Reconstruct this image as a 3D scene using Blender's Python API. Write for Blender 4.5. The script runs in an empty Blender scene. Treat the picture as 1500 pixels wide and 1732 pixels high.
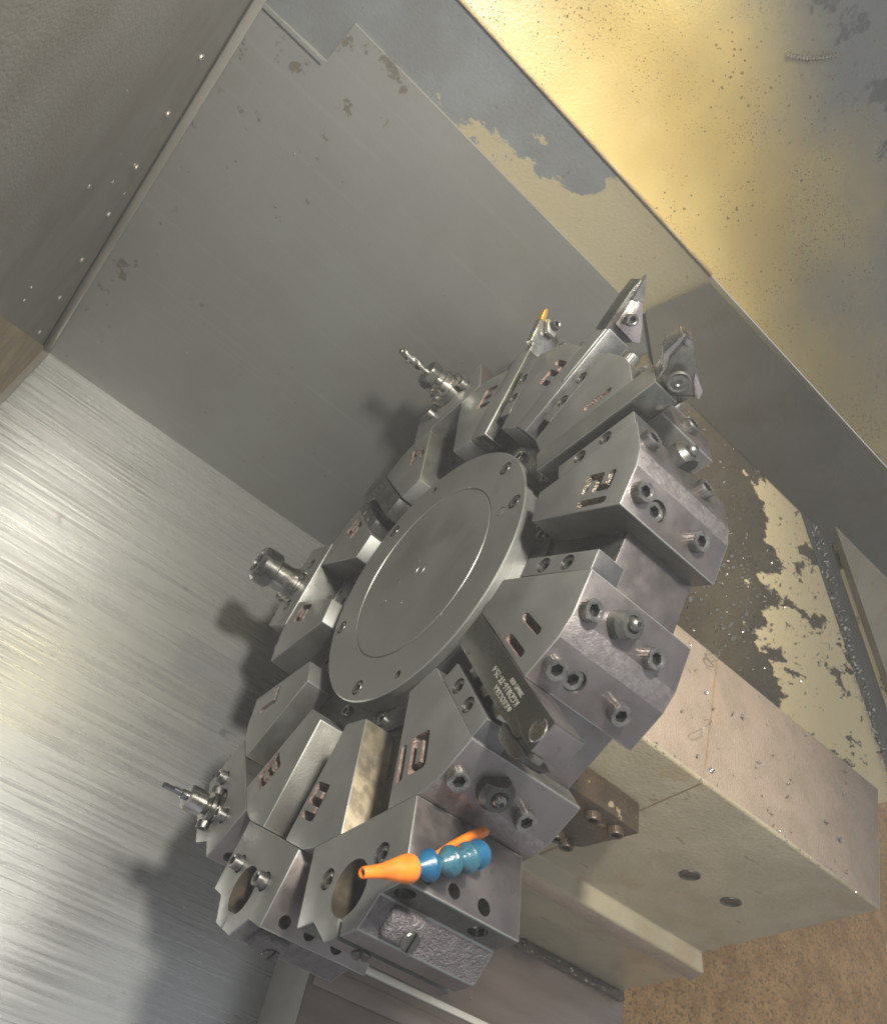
import bpy, bmesh, math, random
from mathutils import Matrix, Vector
random.seed(7)
S = 0.085                       # radius of the turret cover disc in metres; all lengths below are in units of it
sc = bpy.context.scene
COL = sc.collection
V = Vector

# ------------------------------------------------------------------ camera, world, lamps, exposure
RW = [[0.737061668984699, 0.18897645295737497, 0.6488667015197644],
      [0.5693715296448733, -0.6908684329987351, -0.4455523196165959],
      [0.3640826243359427, 0.6978457626965439, -0.6168104523620945]]
CAM = V((-2.1305200627591216, -3.5750960847401476, 3.70500387428612))
cd = bpy.data.cameras.new("camera")
cam = bpy.data.objects.new("camera", cd)
COL.objects.link(cam)
cd.sensor_fit = 'HORIZONTAL'
cd.sensor_width = 36.0
cd.lens = 36.0 * 1374.37 / 1500.0
cd.clip_start = 0.01
cd.clip_end = 50
right, down, fwd = V(RW[0]), V(RW[1]), V(RW[2])
m = Matrix.Identity(4)
for i in range(3):
    m[i][0] = right[i]; m[i][1] = -down[i]; m[i][2] = -fwd[i]; m[i][3] = CAM[i] * S
cam.matrix_world = m
cd.dof.use_dof = True
cd.dof.focus_distance = 4.9 * S
cd.dof.aperture_fstop = 22.0
sc.camera = cam

world = bpy.data.worlds.new("World")
sc.world = world
world.use_nodes = True
wn = world.node_tree.nodes
wn["Background"].inputs[0].default_value = (0.88, 0.91, 0.96, 1)
wn["Background"].inputs[1].default_value = 0.52


def lamp(name, kind, loc, target, energy, color, size=0.05, **kw):
    ld = bpy.data.lights.new(name, kind)
    ld.energy = energy
    ld.color = color
    if kind == 'AREA':
        ld.shape = 'DISK'
        ld.size = size
    else:
        ld.shadow_soft_size = size
    for k, v in kw.items():
        setattr(ld, k, v)
    o = bpy.data.objects.new(name, ld)
    COL.objects.link(o)
    o.location = V(loc) * S
    d = (V(target) - V(loc)).normalized()
    o.rotation_euler = d.to_track_quat('-Z', 'Y').to_euler()
    return o


lamp("work_lamp_overhead", 'SPOT', (-2.4, -1.0, 6.8), (-0.7, -0.6, -3.5), 34.0, (1.0, 0.95, 0.84), 0.40 * S,
     spot_size=math.radians(85), spot_blend=0.45)
lamp("work_lamp_warm", 'SPOT', (-0.9, 2.45, 4.5), (-0.55, 2.9, 1.95), 1.85, (1.0, 0.85, 0.40), 0.3 * S,
     spot_size=math.radians(92), spot_blend=1.0)

sc.view_settings.view_transform = 'Standard'
sc.view_settings.look = 'None'
sc.view_settings.exposure = 0.0
sc.view_settings.gamma = 1.0
sc.view_settings.use_curve_mapping = False
sc.cycles.use_denoising = True
sc.cycles.max_bounces = 5
sc.cycles.diffuse_bounces = 2
sc.cycles.glossy_bounces = 3
sc.cycles.caustics_reflective = False
sc.cycles.caustics_refractive = False
sc.cycles.use_adaptive_sampling = True
sc.cycles.adaptive_threshold = 0.04

# ------------------------------------------------------------------ materials


def lin(c):
    return tuple(((x / 255) / 12.92 if x / 255 <= 0.04045 else ((x / 255 + 0.055) / 1.055) ** 2.4) for x in c)


def mk(name, base, metal=0.0, rough=0.5, c2=None, nscale=6.0, stretch=(1, 1, 1), nlo=0.35, nhi=0.65, detail=3.0,
       rvar=0.0, bump=0.0, bscale=60.0, bstretch=None, patches=(), spec=0.5, trans=0.0, rot=(0, 0, 0), aniso=0.0,
       coat=0.0, rings=0.0):
    ma = bpy.data.materials.new(name)
    ma.use_nodes = True
    nt = ma.node_tree
    N, L = nt.nodes, nt.links
    b = N["Principled BSDF"]
    b.inputs["Metallic"].default_value = metal
    b.inputs["Roughness"].default_value = rough
    b.inputs["Specular IOR Level"].default_value = spec
    b.inputs["Transmission Weight"].default_value = trans
    b.inputs["Coat Weight"].default_value = coat
    tc = N.new("ShaderNodeTexCoord")
    mp0 = N.new("ShaderNodeMapping")
    mp0.inputs["Scale"].default_value = (1 / S,) * 3
    mp0.inputs["Rotation"].default_value = rot
    L.new(tc.outputs["Object"], mp0.inputs["Vector"])
    P = mp0.outputs[0]

    def noise(scale, st=(1, 1, 1), det=6.0, off=0.0, rgh=0.55):
        mp = N.new("ShaderNodeMapping")
        mp.inputs["Scale"].default_value = st
        mp.inputs["Location"].default_value = (off, off * 1.7, off * 0.6)
        L.new(P, mp.inputs["Vector"])
        n = N.new("ShaderNodeTexNoise")
        n.inputs["Scale"].default_value = scale
        n.inputs["Detail"].default_value = det
        n.inputs["Roughness"].default_value = rgh
        L.new(mp.outputs[0], n.inputs["Vector"])
        return n.outputs["Fac"]

    def ramp(sock, lo, hi, a=0.0, bb=1.0):
        r = N.new("ShaderNodeMapRange")
        r.interpolation_type = 'SMOOTHSTEP'
        r.inputs["From Min"].default_value = lo
        r.inputs["From Max"].default_value = hi
        r.inputs["To Min"].default_value = a
        r.inputs["To Max"].default_value = bb
        L.new(sock, r.inputs["Value"])
        return r.outputs[0]

    def mixc(fac, a, c):
        x = N.new("ShaderNodeMix")
        x.data_type = 'RGBA'
        L.new(fac, x.inputs["Factor"])
        for s, v in ((6, a), (7, c)):
            if isinstance(v, tuple):
                x.inputs[s].default_value = v + (1,)
            else:
                L.new(v, x.inputs[s])
        return x.outputs[2]

    def mixf(fac, a, c):
        x = N.new("ShaderNodeMix")
        L.new(fac, x.inputs["Factor"])
        for s, v in ((2, a), (3, c)):
            if isinstance(v, (int, float)):
                x.inputs[s].default_value = v
            else:
                L.new(v, x.inputs[s])
        return x.outputs[0]

    col = tuple(base)
    rg = rough
    mt = metal
    if c2 is not None:
        nf = noise(nscale, stretch, detail)
        col = mixc(ramp(nf, nlo, nhi), tuple(base), tuple(c2))
    if rvar:
        nf = noise(nscale * 1.7, stretch, detail, 3.1)
        rg = ramp(nf, 0.3, 0.7, max(0.03, rough - rvar), min(1, rough + rvar))
    h = None
    for i, p in enumerate(patches):
        if p.get('vor'):
            v = N.new("ShaderNodeTexVoronoi")
            v.inputs["Scale"].default_value = p['scale']
            mp = N.new("ShaderNodeMapping")
            mp.inputs["Scale"].default_value = p.get('st', (1, 1, 1))
            L.new(P, mp.inputs["Vector"])
            # jitter so the dots are not round
            nv = N.new("ShaderNodeTexNoise")
            nv.inputs["Scale"].default_value = p['scale'] * 1.3
            L.new(P, nv.inputs["Vector"])
            ad = N.new("ShaderNodeVectorMath")
            ad.operation = 'MULTIPLY_ADD'
            L.new(nv.outputs["Color"], ad.inputs[0])
            ad.inputs[1].default_value = (0.6 / p['scale'],) * 3
            L.new(mp.outputs[0], ad.inputs[2])
            L.new(ad.outputs[0], v.inputs["Vector"])
            szn = noise(p.get('cl', 1.2), (1, 1, 1), 3, 5.0 + i)
            sz = ramp(szn, 0.35, 0.7, p['r0'], p['r1'])
            sep = N.new("ShaderNodeSeparateColor")
            L.new(v.outputs["Color"], sep.inputs[0])
            mu = N.new("ShaderNodeMath")
            mu.operation = 'MULTIPLY'
            L.new(sz, mu.inputs[0]); L.new(sep.outputs[0], mu.inputs[1])
            lt = N.new("ShaderNodeMath")
            lt.operation = 'LESS_THAN'
            L.new(v.outputs["Distance"], lt.inputs[0]); L.new(mu.outputs[0], lt.inputs[1])
            f = lt.outputs[0]
        else:
            nf = noise(p['scale'], p.get('st', (1, 1, 1)), p.get('det', 5), p.get('off', 7.3 * (i + 1)), p.get('rgh', 0.6))
            if 'g' in p:
                vm = N.new("ShaderNodeVectorMath")
                vm.operation = 'DOT_PRODUCT'
                L.new(P, vm.inputs[0])
                vm.inputs[1].default_value = p['g']
                a = N.new("ShaderNodeMath")
                a.operation = 'ADD'
                L.new(vm.outputs["Value"], a.inputs[0])
                a.inputs[1].default_value = p.get('g0', 0)
                cl = N.new("ShaderNodeClamp")
                cl.inputs["Min"].default_value = -0.6
                cl.inputs["Max"].default_value = p.get('gmax', 0.6)
                L.new(a.outputs[0], cl.inputs["Value"])
                a2 = N.new("ShaderNodeMath")
                a2.operation = 'ADD'
                L.new(cl.outputs[0], a2.inputs[0]); L.new(nf, a2.inputs[1])
                nf = a2.outputs[0]
            f = ramp(nf, p['thr'] - p.get('soft', 0.01), p['thr'] + p.get('soft', 0.01), 0.0, p.get('amt', 1.0))
        col = mixc(f, col, tuple(p['col']))
        if 'rough' in p:
            rg = mixf(f, rg, p['rough'])
        if 'metal' in p:
            mt = mixf(f, mt, p['metal'])
        if 'h' in p:
            mh = N.new("ShaderNodeMath")
            mh.operation = 'MULTIPLY_ADD'
            L.new(f, mh.inputs[0])
            mh.inputs[1].default_value = p['h']
            if h is None:
                mh.inputs[2].default_value = 0
            else:
                L.new(h, mh.inputs[2])
            h = mh.outputs[0]
    if rings:
        wv = N.new("ShaderNodeTexWave")
        wv.wave_type = 'RINGS'
        wv.rings_direction = 'Z'
        wv.inputs["Scale"].default_value = rings
        wv.inputs["Distortion"].default_value = 0.4
        wv.inputs["Detail"].default_value = 2
        L.new(P, wv.inputs["Vector"])
        mh = N.new("ShaderNodeMath")
        mh.operation = 'MULTIPLY'
        L.new(wv.outputs["Fac"], mh.inputs[0])
        mh.inputs[1].default_value = 0.12
        h = mh.outputs[0]
    for sock, v in (("Base Color", col), ("Roughness", rg), ("Metallic", mt)):
        if isinstance(v, tuple):
            b.inputs[sock].default_value = v + (1,)
        elif not isinstance(v, (int, float)):
            L.new(v, b.inputs[sock])
    if bump or h is not None:
        bp = N.new("ShaderNodeBump")
        bp.inputs["Distance"].default_value = 0.004 * S * 10
        bp.inputs["Strength"].default_value = bump if bump else 0.3
        nb = noise(bscale, bstretch or stretch, 2, 11.0, 0.6)
        if h is not None:
            a = N.new("ShaderNodeMath")
            a.operation = 'MULTIPLY_ADD'
            L.new(nb, a.inputs[0])
            a.inputs[1].default_value = 1.0 if bump else 0.0
            L.new(h, a.inputs[2])
            nb = a.outputs[0]
        L.new(nb, bp.inputs["Height"])
        L.new(bp.outputs[0], b.inputs["Normal"])
    if aniso:
        b.inputs["Anisotropic"].default_value = aniso
    return ma


STEEL = mk("ground_steel", (0.30, 0.303, 0.292), 0.8, 0.48, (0.275, 0.277, 0.268), 3.0, rvar=0.05, bump=0.05, bscale=90,
           patches=(dict(scale=14, thr=0.70, soft=0.05, col=(0.22, 0.216, 0.20), amt=0.5),
                    dict(scale=1.0, st=(50, 4, 4), thr=0.71, soft=0.03, col=(0.37, 0.365, 0.345), amt=0.35, off=4.0),
                    dict(scale=1.8, thr=0.60, soft=0.10, col=(0.235, 0.228, 0.205), amt=0.5, off=6.6),
                    dict(vor=True, scale=13, r0=-0.10, r1=0.055, col=(0.62, 0.60, 0.55), cl=0.9, metal=0.2, rough=0.3)))
PERI = mk("pink_sheen_oiled_flank", (0.235, 0.21, 0.208), 0.95, 0.42, (0.185, 0.16, 0.15), 4.0, nlo=0.40, nhi=0.72, rvar=0.08,  # pinkish base colour holds light reflected from the door opening
          bump=0.06, bscale=120,
          patches=(dict(scale=22, thr=0.66, soft=0.03, col=(0.14, 0.115, 0.105), amt=0.55),
                   dict(scale=3.2, thr=0.62, soft=0.08, col=(0.21, 0.172, 0.15), amt=0.38, off=2.2),
                   dict(vor=True, scale=13, r0=-0.10, r1=0.055, col=(0.62, 0.60, 0.55), cl=0.9, metal=0.2, rough=0.3)))
RIDGE = mk("speckled_ridge_steel", (0.285, 0.257, 0.257), 0.85, 0.46, (0.24, 0.215, 0.215), 26, nlo=0.45, nhi=0.6, rvar=0.1, bump=0.15, bscale=90)
SLATE = mk("dark_slate_steel", (0.11, 0.11, 0.115), 0.8, 0.42, (0.14, 0.137, 0.135), 8, rvar=0.08, bump=0.06, bscale=80)
GLOWSTAIN = mk("stained_golden_glow_flank", (0.52, 0.44, 0.31), 0.9, 0.42, (0.42, 0.36, 0.26), 7, nlo=0.40, nhi=0.66, rvar=0.08, bump=0.03, bscale=60,  # golden base imitates warm reflected light; the patches are stains
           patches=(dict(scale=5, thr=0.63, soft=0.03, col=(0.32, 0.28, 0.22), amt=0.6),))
SHANKF = mk("ground_shank_face", (0.36, 0.355, 0.33), 0.9, 0.36, (0.32, 0.315, 0.295), 6, rvar=0.05)
FLANK = mk("dull_block_flank", (0.20, 0.198, 0.182), 0.85, 0.52, (0.155, 0.15, 0.135), 5, rvar=0.06, bump=0.05, bscale=70)
BOREM = mk("bronze_shaded_bore", (0.17, 0.14, 0.10), 0.8, 0.42, (0.09, 0.075, 0.058), 6, rvar=0.1)  # brown tint stands for the lit rim, darkened for the bore's shade
TOOLN = mk("dark_nut_steel", (0.20, 0.20, 0.195), 0.95, 0.28, (0.16, 0.16, 0.155), 7, rvar=0.06)
SLATE2 = mk("grey_bar_steel", (0.22, 0.23, 0.25), 0.9, 0.33, (0.18, 0.19, 0.20), 7, rvar=0.06)
DISCM = mk("satin_disc_steel", (0.31, 0.314, 0.298), 0.82, 0.46, (0.29, 0.293, 0.28), 1.5, rvar=0.06, bump=0.05, bscale=110, rings=24,
           patches=(dict(scale=2.2, thr=0.60, soft=0.10, col=(0.25, 0.245, 0.225), amt=0.5, off=5.0, rough=0.3),
                    dict(scale=1.0, st=(3, 60, 1), thr=0.72, soft=0.02, col=(0.42, 0.41, 0.38), amt=0.35, off=8.0),
                    dict(vor=True, scale=13, r0=-0.10, r1=0.055, col=(0.62, 0.60, 0.55), cl=0.9, metal=0.2, rough=0.3)))
DARK = mk("black_oxide_and_shade_steel", (0.075, 0.075, 0.072), 0.7, 0.36, (0.11, 0.108, 0.10), 8, rvar=0.1, bump=0.08, bscale=80)  # also paints the shade in the turret slots
BOLT = mk("zinc_bolt_steel", (0.29, 0.28, 0.265), 0.92, 0.33, (0.16, 0.152, 0.145), 18, rvar=0.10)
SOCK = mk("socket_black", (0.025, 0.025, 0.025), 0.5, 0.4)
TOOLM = mk("tool_shank_steel", (0.20, 0.20, 0.178), 0.95, 0.24, (0.17, 0.17, 0.15), 5, rvar=0.05)
CHROME = mk("bright_tool_steel", (0.50, 0.48, 0.45), 1.0, 0.25, (0.36, 0.35, 0.33), 10, rvar=0.08)
PINK = mk("nickel_tool_head", (0.62, 0.54, 0.53), 0.95, 0.28, (0.5, 0.44, 0.43), 8, rvar=0.06)
INSERT = mk("carbide_insert", (0.13, 0.128, 0.12), 0.8, 0.33, (0.17, 0.165, 0.15), 25, rvar=0.05)
GOLD = mk("gold_coated_insert", (0.83, 0.50, 0.11), 0.9, 0.3)
CAST = mk("cast_iron_skin", (0.125, 0.112, 0.118), 0.5, 0.58, (0.165, 0.15, 0.157), 20, rvar=0.1, bump=0.55, bscale=62)
ENGR = mk("engraving_red_paint", (0.125, 0.07, 0.062), 0.15, 0.5, (0.22, 0.165, 0.14), 40, bump=0.5, bscale=70)
ENGB = mk("engraving_bare_milled", (0.34, 0.30, 0.24), 0.8, 0.35, (0.16, 0.13, 0.10), 40, bump=0.7, bscale=60)
TXT = mk("laser_marking", (0.34, 0.33, 0.29), 0.4, 0.5)
ORANGE = mk("orange_plastic", (0.80, 0.205, 0.016), 0, 0.46, (0.64, 0.15, 0.014), 11, rvar=0.1, patches=(dict(scale=14, thr=0.64, soft=0.05, col=(0.40, 0.12, 0.02), amt=0.5),))
BLUE = mk("blue_plastic", (0.004, 0.068, 0.15), 0, 0.36, (0.010, 0.092, 0.185), 9, bump=0.05, bscale=40)
BLUED = mk("wet_blue_plastic", (0.016, 0.082, 0.125), 0, 0.28, (0.038, 0.115, 0.15), 14, bump=0.12, bscale=40)
YEL = mk("yellow_marking", (0.7, 0.53, 0.05), 0, 0.5)
BEIGE = mk("beige_machine_paint", lin((168, 157, 132)), 0.0, 0.42, lin((156, 146, 121)), 2.5, rvar=0.08, bump=0.12, bscale=34,
           patches=(dict(scale=5, thr=0.66, soft=0.02, col=lin((104, 84, 56)), amt=0.6, st=(0.6, 1, 1.4)),
                    dict(scale=26, thr=0.73, soft=0.02, col=lin((70, 58, 42)), amt=0.8),
                    dict(scale=1.4, thr=0.60, soft=0.05, col=lin((150, 128, 96)), amt=0.5, off=4.4)))
BEIGET = mk("beige_paint_dusty_top", lin((158, 140, 124)), 0.0, 0.55, lin((147, 131, 114)), 4, rvar=0.1, bump=0.35, bscale=45,
            patches=(dict(scale=30, thr=0.70, soft=0.03, col=lin((120, 104, 86)), amt=0.6),
                     dict(scale=2.0, thr=0.66, soft=0.06, col=lin((176, 142, 108)), amt=0.6, st=(1, 0.3, 1))))
BROWN = mk("oily_dark_plate", lin((84, 70, 56)), 0.3, 0.36, lin((70, 60, 50)), 6, rvar=0.1, bump=0.15, bscale=50,
           patches=(dict(scale=9, thr=0.64, soft=0.02, col=lin((166, 150, 122)), amt=0.9, h=0.2),))
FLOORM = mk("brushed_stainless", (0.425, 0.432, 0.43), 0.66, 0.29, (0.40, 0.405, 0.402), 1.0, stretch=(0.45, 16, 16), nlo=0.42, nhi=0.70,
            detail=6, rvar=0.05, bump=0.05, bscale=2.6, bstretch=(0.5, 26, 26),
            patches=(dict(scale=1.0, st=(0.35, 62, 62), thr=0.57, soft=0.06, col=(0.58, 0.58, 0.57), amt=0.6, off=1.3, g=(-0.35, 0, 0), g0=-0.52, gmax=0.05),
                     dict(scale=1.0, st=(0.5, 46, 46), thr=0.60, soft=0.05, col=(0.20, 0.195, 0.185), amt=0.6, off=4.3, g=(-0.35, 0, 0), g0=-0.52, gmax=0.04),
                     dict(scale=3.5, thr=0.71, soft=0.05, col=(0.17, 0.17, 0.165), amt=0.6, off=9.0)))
WALLM = mk("grey_way_cover", lin((134, 135, 132)), 0.45, 0.36, lin((129, 129, 125)), 0.7, stretch=(1, 1, 1), rvar=0.05, bump=0.05, bscale=50,
           patches=(dict(scale=1.0, st=(0.4, 1, 14), thr=0.62, soft=0.12, col=lin((150, 150, 146)), amt=0.24, off=3.0),
                    dict(scale=4.2, thr=0.66, soft=0.02, col=lin((98, 88, 74)), amt=0.75, off=6.1, det=10, rgh=0.68,
                         g=(-0.10, 0, 0.02), g0=-0.19, gmax=0.05),
                    dict(scale=1.0, st=(9, 1, 0.35), thr=0.62, soft=0.10, col=lin((144, 144, 140)), amt=0.12, off=5.5),
                    dict(scale=1.1, thr=0.60, soft=0.10, col=lin((128, 122, 113)), amt=0.2, off=2.0)))
STRIPM = mk("worn_paint_strip", lin((112, 115, 118)), 0.2, 0.4, lin((104, 106, 107)), 2, rvar=0.06, bump=0.10, bscale=40,
            patches=(dict(scale=1.6, st=(1, 1, 1.6), thr=0.56, soft=0.008, amt=0.85, col=lin((146, 136, 108)), rough=0.6, metal=0.0, det=9, rgh=0.62,
                          off=2.6, g=(0.20, 0, -0.42), g0=0.90, gmax=0.40, h=-0.25),
                     dict(scale=20, thr=0.68, soft=0.02, col=lin((96, 84, 60)), amt=0.6)))
ENDM = mk("brown_grey_end_panel", lin((139, 136, 130)), 0.35, 0.42, lin((130, 125, 117)), 1.1, rvar=0.06, bump=0.12, bscale=60,
          patches=(dict(scale=70, thr=0.70, soft=0.04, col=lin((70, 62, 54)), amt=0.4),))
GUSM = mk("rusty_gusset", lin((176, 158, 126)), 0.1, 0.55, lin((150, 134, 108)), 3, bump=0.3, bscale=40,
          patches=(dict(scale=3, thr=0.62, soft=0.02, col=lin((178, 160, 122))),))
RAILM = mk("cream_paint_wet", lin((178, 158, 104)), 0.0, 0.36, lin((168, 148, 96)), 1.4, rvar=0.08, bump=0.07, bscale=46,
           patches=(dict(scale=0.6, st=(1, 1, 1), thr=0.58, soft=0.26, col=lin((116, 117, 116)), amt=0.97, off=3.3, rough=0.25,
                         g=(0.05, 0.0, 0.34), g0=-0.93, gmax=0.5),  # soft grey patch paints the warm light's falloff to the upper right
                    dict(vor=True, scale=24, r0=0.05, r1=0.36, col=lin((112, 100, 70)), rough=0.12, h=0.5, cl=1.0),
                    dict(vor=True, scale=50, r0=0.10, r1=0.42, col=lin((126, 112, 76)), rough=0.12, h=0.4, cl=2.0),
                    dict(scale=2.2, st=(1, 1, 0.5), thr=0.60, soft=0.02, col=lin((84, 84, 82)), off=8.1, rough=0.2,
                         g=(0.0, 0.0, 0.5), g0=-1.65, gmax=0.06)))
DARKP = mk("dark_grey_panel", lin((104, 100, 90)), 0.1, 0.50, lin((96, 92, 82)), 1.5, rvar=0.06, bump=0.08, bscale=45,
           patches=(dict(scale=1.5, thr=0.64, soft=0.08, col=lin((86, 76, 58)), amt=0.5),))
SLOPEM = mk("oil_film_over_paint", lin((104, 95, 72)), 0.35, 0.30, lin((88, 78, 60)), 1.6, rvar=0.08, bump=0.10, bscale=30,
            patches=(dict(scale=2.0, st=(0.75, 1.5, 1.5), thr=0.545, soft=0.006, col=lin((226, 206, 160)), rough=0.6, metal=0.0, det=9, rgh=0.66,
                          off=1.1, g=(0.35, 0.56, 0.0), g0=-2.47, gmax=0.11, h=-0.3),
                     dict(scale=9, st=(1, 1, 1), thr=0.665, soft=0.01, col=lin((96, 88, 70)), amt=0.9, off=9.9),
                     dict(scale=30, thr=0.70, soft=0.02, col=lin((60, 52, 40)), amt=0.6)))
SADM = mk("pinkish_grey_cover", lin((128, 116, 110)), 0.4, 0.42, lin((116, 104, 98)), 2.0, stretch=(0.3, 3, 3), rvar=0.06, bump=0.06, bscale=50,
          patches=(dict(scale=2.5, st=(1, 0.4, 1), thr=0.68, soft=0.03, col=lin((104, 84, 62)), amt=0.6),))
SADL = mk("light_grey_cover", lin((212, 209, 200)), 0.1, 0.4, lin((200, 196, 186)), 2.0, rvar=0.05, bump=0.05, bscale=50)
TRAYM = mk("rusty_chip_tray", lin((224, 174, 102)), 0.0, 0.55, lin((196, 146, 80)), 3, rvar=0.1, bump=0.6, bscale=14,
           patches=(dict(scale=18, thr=0.58, soft=0.03, col=lin((150, 112, 66)), h=-0.4),
                    dict(scale=44, thr=0.59, soft=0.02, col=lin((104, 76, 44)), h=-0.4)))
CHIP = mk("metal_chips", (0.70, 0.67, 0.61), 1.0, 0.16, (0.42, 0.37, 0.30), 12)
DROP = mk("coolant_droplets", (0.75, 0.74, 0.68), 0.0, 0.06, trans=0.85)
RUST = mk("rusty_seam", lin((152, 132, 104)), 0.0, 0.6, lin((136, 116, 90)), 9)
SEAL = mk("dark_sealant", (0.03, 0.028, 0.025), 0, 0.5)

# ------------------------------------------------------------------ mesh helpers


def bm_mesh(bm, name, mats, smooth=30):
    bmesh.ops.recalc_face_normals(bm, faces=bm.faces)
    me = bpy.data.meshes.new(name)
    bm.to_mesh(me)
    bm.free()
    me.transform(Matrix.Scale(S, 4))
    for x in (mats if isinstance(mats, (list, tuple)) else [mats]):
        me.materials.append(x)
    fin(me, smooth)
    return me


def fin(me, smooth=30):
    if smooth:
        me.polygons.foreach_set("use_smooth", [True] * len(me.polygons))
        me.set_sharp_from_angle(angle=math.radians(smooth))


def link(name, me, parent=None, M=None, label=None, cat=None, group=None, kind=None):
    o = bpy.data.objects.new(name, me)
    COL.objects.link(o)
    if parent is not None:
        o.parent = parent
    if M is not None:
        M = M.copy()
        M.translation = M.translation * S
        o.matrix_local = M
    for k, v in (("label", label), ("category", cat), ("group", group), ("kind", kind)):
        if v:
            o[k] = v
    return o


def empty(name, M, label, cat, group=None):
    o = link(name, None, None, M, label, cat, group)
    o.empty_display_size = 0.02
    return o


def prism(bm, poly, z0, z1, mi=0):
    a = [bm.verts.new((p[0], p[1], z0)) for p in poly]
    b = [bm.verts.new((p[0], p[1], z1)) for p in poly]
    n = len(poly)
    fs = [bm.faces.new(a[::-1]), bm.faces.new(b)]
    for i in range(n):
        fs.append(bm.faces.new((a[i], a[(i + 1) % n], b[(i + 1) % n], b[i])))
    for f in fs:
        f.material_index = mi
    return fs


def box(bm, lo, hi, mi=0):
    return prism(bm, [(lo[0], lo[1]), (hi[0], lo[1]), (hi[0], hi[1]), (lo[0], hi[1])], lo[2], hi[2], mi)


def bev(bm, w, seg=2, ang=25):
    bmesh.ops.recalc_face_normals(bm, faces=bm.faces)
    es = [e for e in bm.edges if len(e.link_faces) == 2 and e.calc_face_angle(0) > math.radians(ang)]
    bmesh.ops.bevel(bm, geom=es, offset=w, segments=seg, affect='EDGES', profile=0.5, clamp_overlap=True)


def lathe(bm, prof, n=32, mi=0, M=None, hexes=(), knurl=None):
    """prof: list of (radius, z). hexes: indices of rings that are hexagons; knurl: ring indices with toothed radius"""
    rings = []
    for i, (r, z) in enumerate(prof):
        if r < 1e-6:
            p = V((0, 0, z))
            rings.append([bm.verts.new(M @ p if M else p)])
            continue
        ring = []
        for k in range(n):
            a = 2 * math.pi * k / n
            rr = r
            if i in hexes:
                x = (a % (math.pi / 3)) - math.pi / 6
                rr = r * math.cos(math.pi / 6) / math.cos(x)
            if knurl and i in knurl and k % 2:
                rr = r * 0.976
            p = V((rr * math.cos(a), rr * math.sin(a), z))
            ring.append(bm.verts.new(M @ p if M else p))
        rings.append(ring)
    fs = []
    for A, B in zip(rings, rings[1:]):
        if len(A) == 1 and len(B) == 1:
            continue
        for k in range(n):
            if len(A) == 1:
                fs.append(bm.faces.new((A[0], B[k], B[(k + 1) % n])))
            elif len(B) == 1:
                fs.append(bm.faces.new((A[k], B[0], A[(k + 1) % n])))
            else:
                fs.append(bm.faces.new((A[k], A[(k + 1) % n], B[(k + 1) % n], B[k])))
    for ring, rev in ((rings[0], True), (rings[-1], False)):
        if len(ring) > 1:
            fs.append(bm.faces.new(ring[::-1] if rev else ring))
    for f in fs:
        f.material_index = mi
    return fs


def axis_to(d, loc=(0, 0, 0), roll=0.0):
    """matrix whose local z points along d"""
    q = V(d).normalized().to_track_quat('Z', 'Y')
    M = q.to_matrix().to_4x4() @ Matrix.Rotation(roll, 4, 'Z')
    M.translation = V(loc)
    return M


def cut(me, cutters):
    """boolean difference of mesh data; cutters: list of (bmesh, material)"""
    o = bpy.data.objects.new("tmp", me)
    COL.objects.link(o)
    tmp = [o]
    for bm, ma in cutters:
        c = bm_mesh(bm, "tmpc", ma, 0)
        co = bpy.data.objects.new("tmpc", c)
        COL.objects.link(co)
        tmp.append(co)
        md = o.modifiers.new("b", 'BOOLEAN')
        md.operation = 'DIFFERENCE'
        md.solver = 'EXACT'
        md.object = co
        md.material_mode = 'TRANSFER'
    dg = bpy.context.evaluated_depsgraph_get()
    dg.update()
    new = bpy.data.meshes.new_from_object(o.evaluated_get(dg), depsgraph=dg)
    for t in tmp:
        d = t.data
        bpy.data.objects.remove(t)
        if d.users == 0:
            bpy.data.meshes.remove(d)
    fin(new, 30)
    return new


def cyl_bm(r, z0, z1, M, n=28):
    bm = bmesh.new()
    lathe(bm, [(r, z0), (r, z1)], n, 0, M)
    return bm


# ------------------------------------------------------------------ turret frames
PH = 1.7163884155520686
TF = -0.0446                   # plane of the block faces
XR = 0.715                     # rear end of the blocks
RS = 1.885                     # distance of the mounting flats from the axis
D15 = math.radians(15)


def frame(a):
    M = Matrix.Identity(4)
    c, s = math.cos(a), math.sin(a)
    for i, v in enumerate(((0, c, s), (0, -s, c), (1, 0, 0))):
        for j in range(3):
            M[j][i] = v[j]
    return M


def AC(k):
    return PH + math.radians(30 * (12 - k))


def slotM(k):
    return frame(AC(k) + D15)


# ------------------------------------------------------------------ standard fasteners (shared meshes)
def capscrew(r=0.058, h=0.058, hx=0.033, dep=0.04, n=48):
    bm = bmesh.new()
    fs = lathe(bm, [(r, 0), (r, h * 0.84), (r * 0.93, h), (hx * 1.25, h), (hx, h - 0.004), (hx, h - dep), (0, h - dep)], n, 0,
               hexes=(4, 5), knurl=(0, 1))
    for f in fs:
        c = f.calc_center_median()
        if c.z < h - 0.006 and math.hypot(c.x, c.y) < hx * 0.99:
            f.material_index = 1
    return bm_mesh(bm, "cap_screw_mesh", [BOLT, SOCK], 18)


SCREW = capscrew()
SCREWS = capscrew(0.044, 0.05, 0.023, 0.03, 36)
SCREWW = capscrew(0.026, 0.018, 0.011, 0.012, 24)
SCREWD = SCREW.copy()
SCREWD.materials[0] = BROWN
SCREWW.materials[0] = ENDM
SCREWL = capscrew(0.046, 0.075, 0.024, 0.04, 40)


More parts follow.
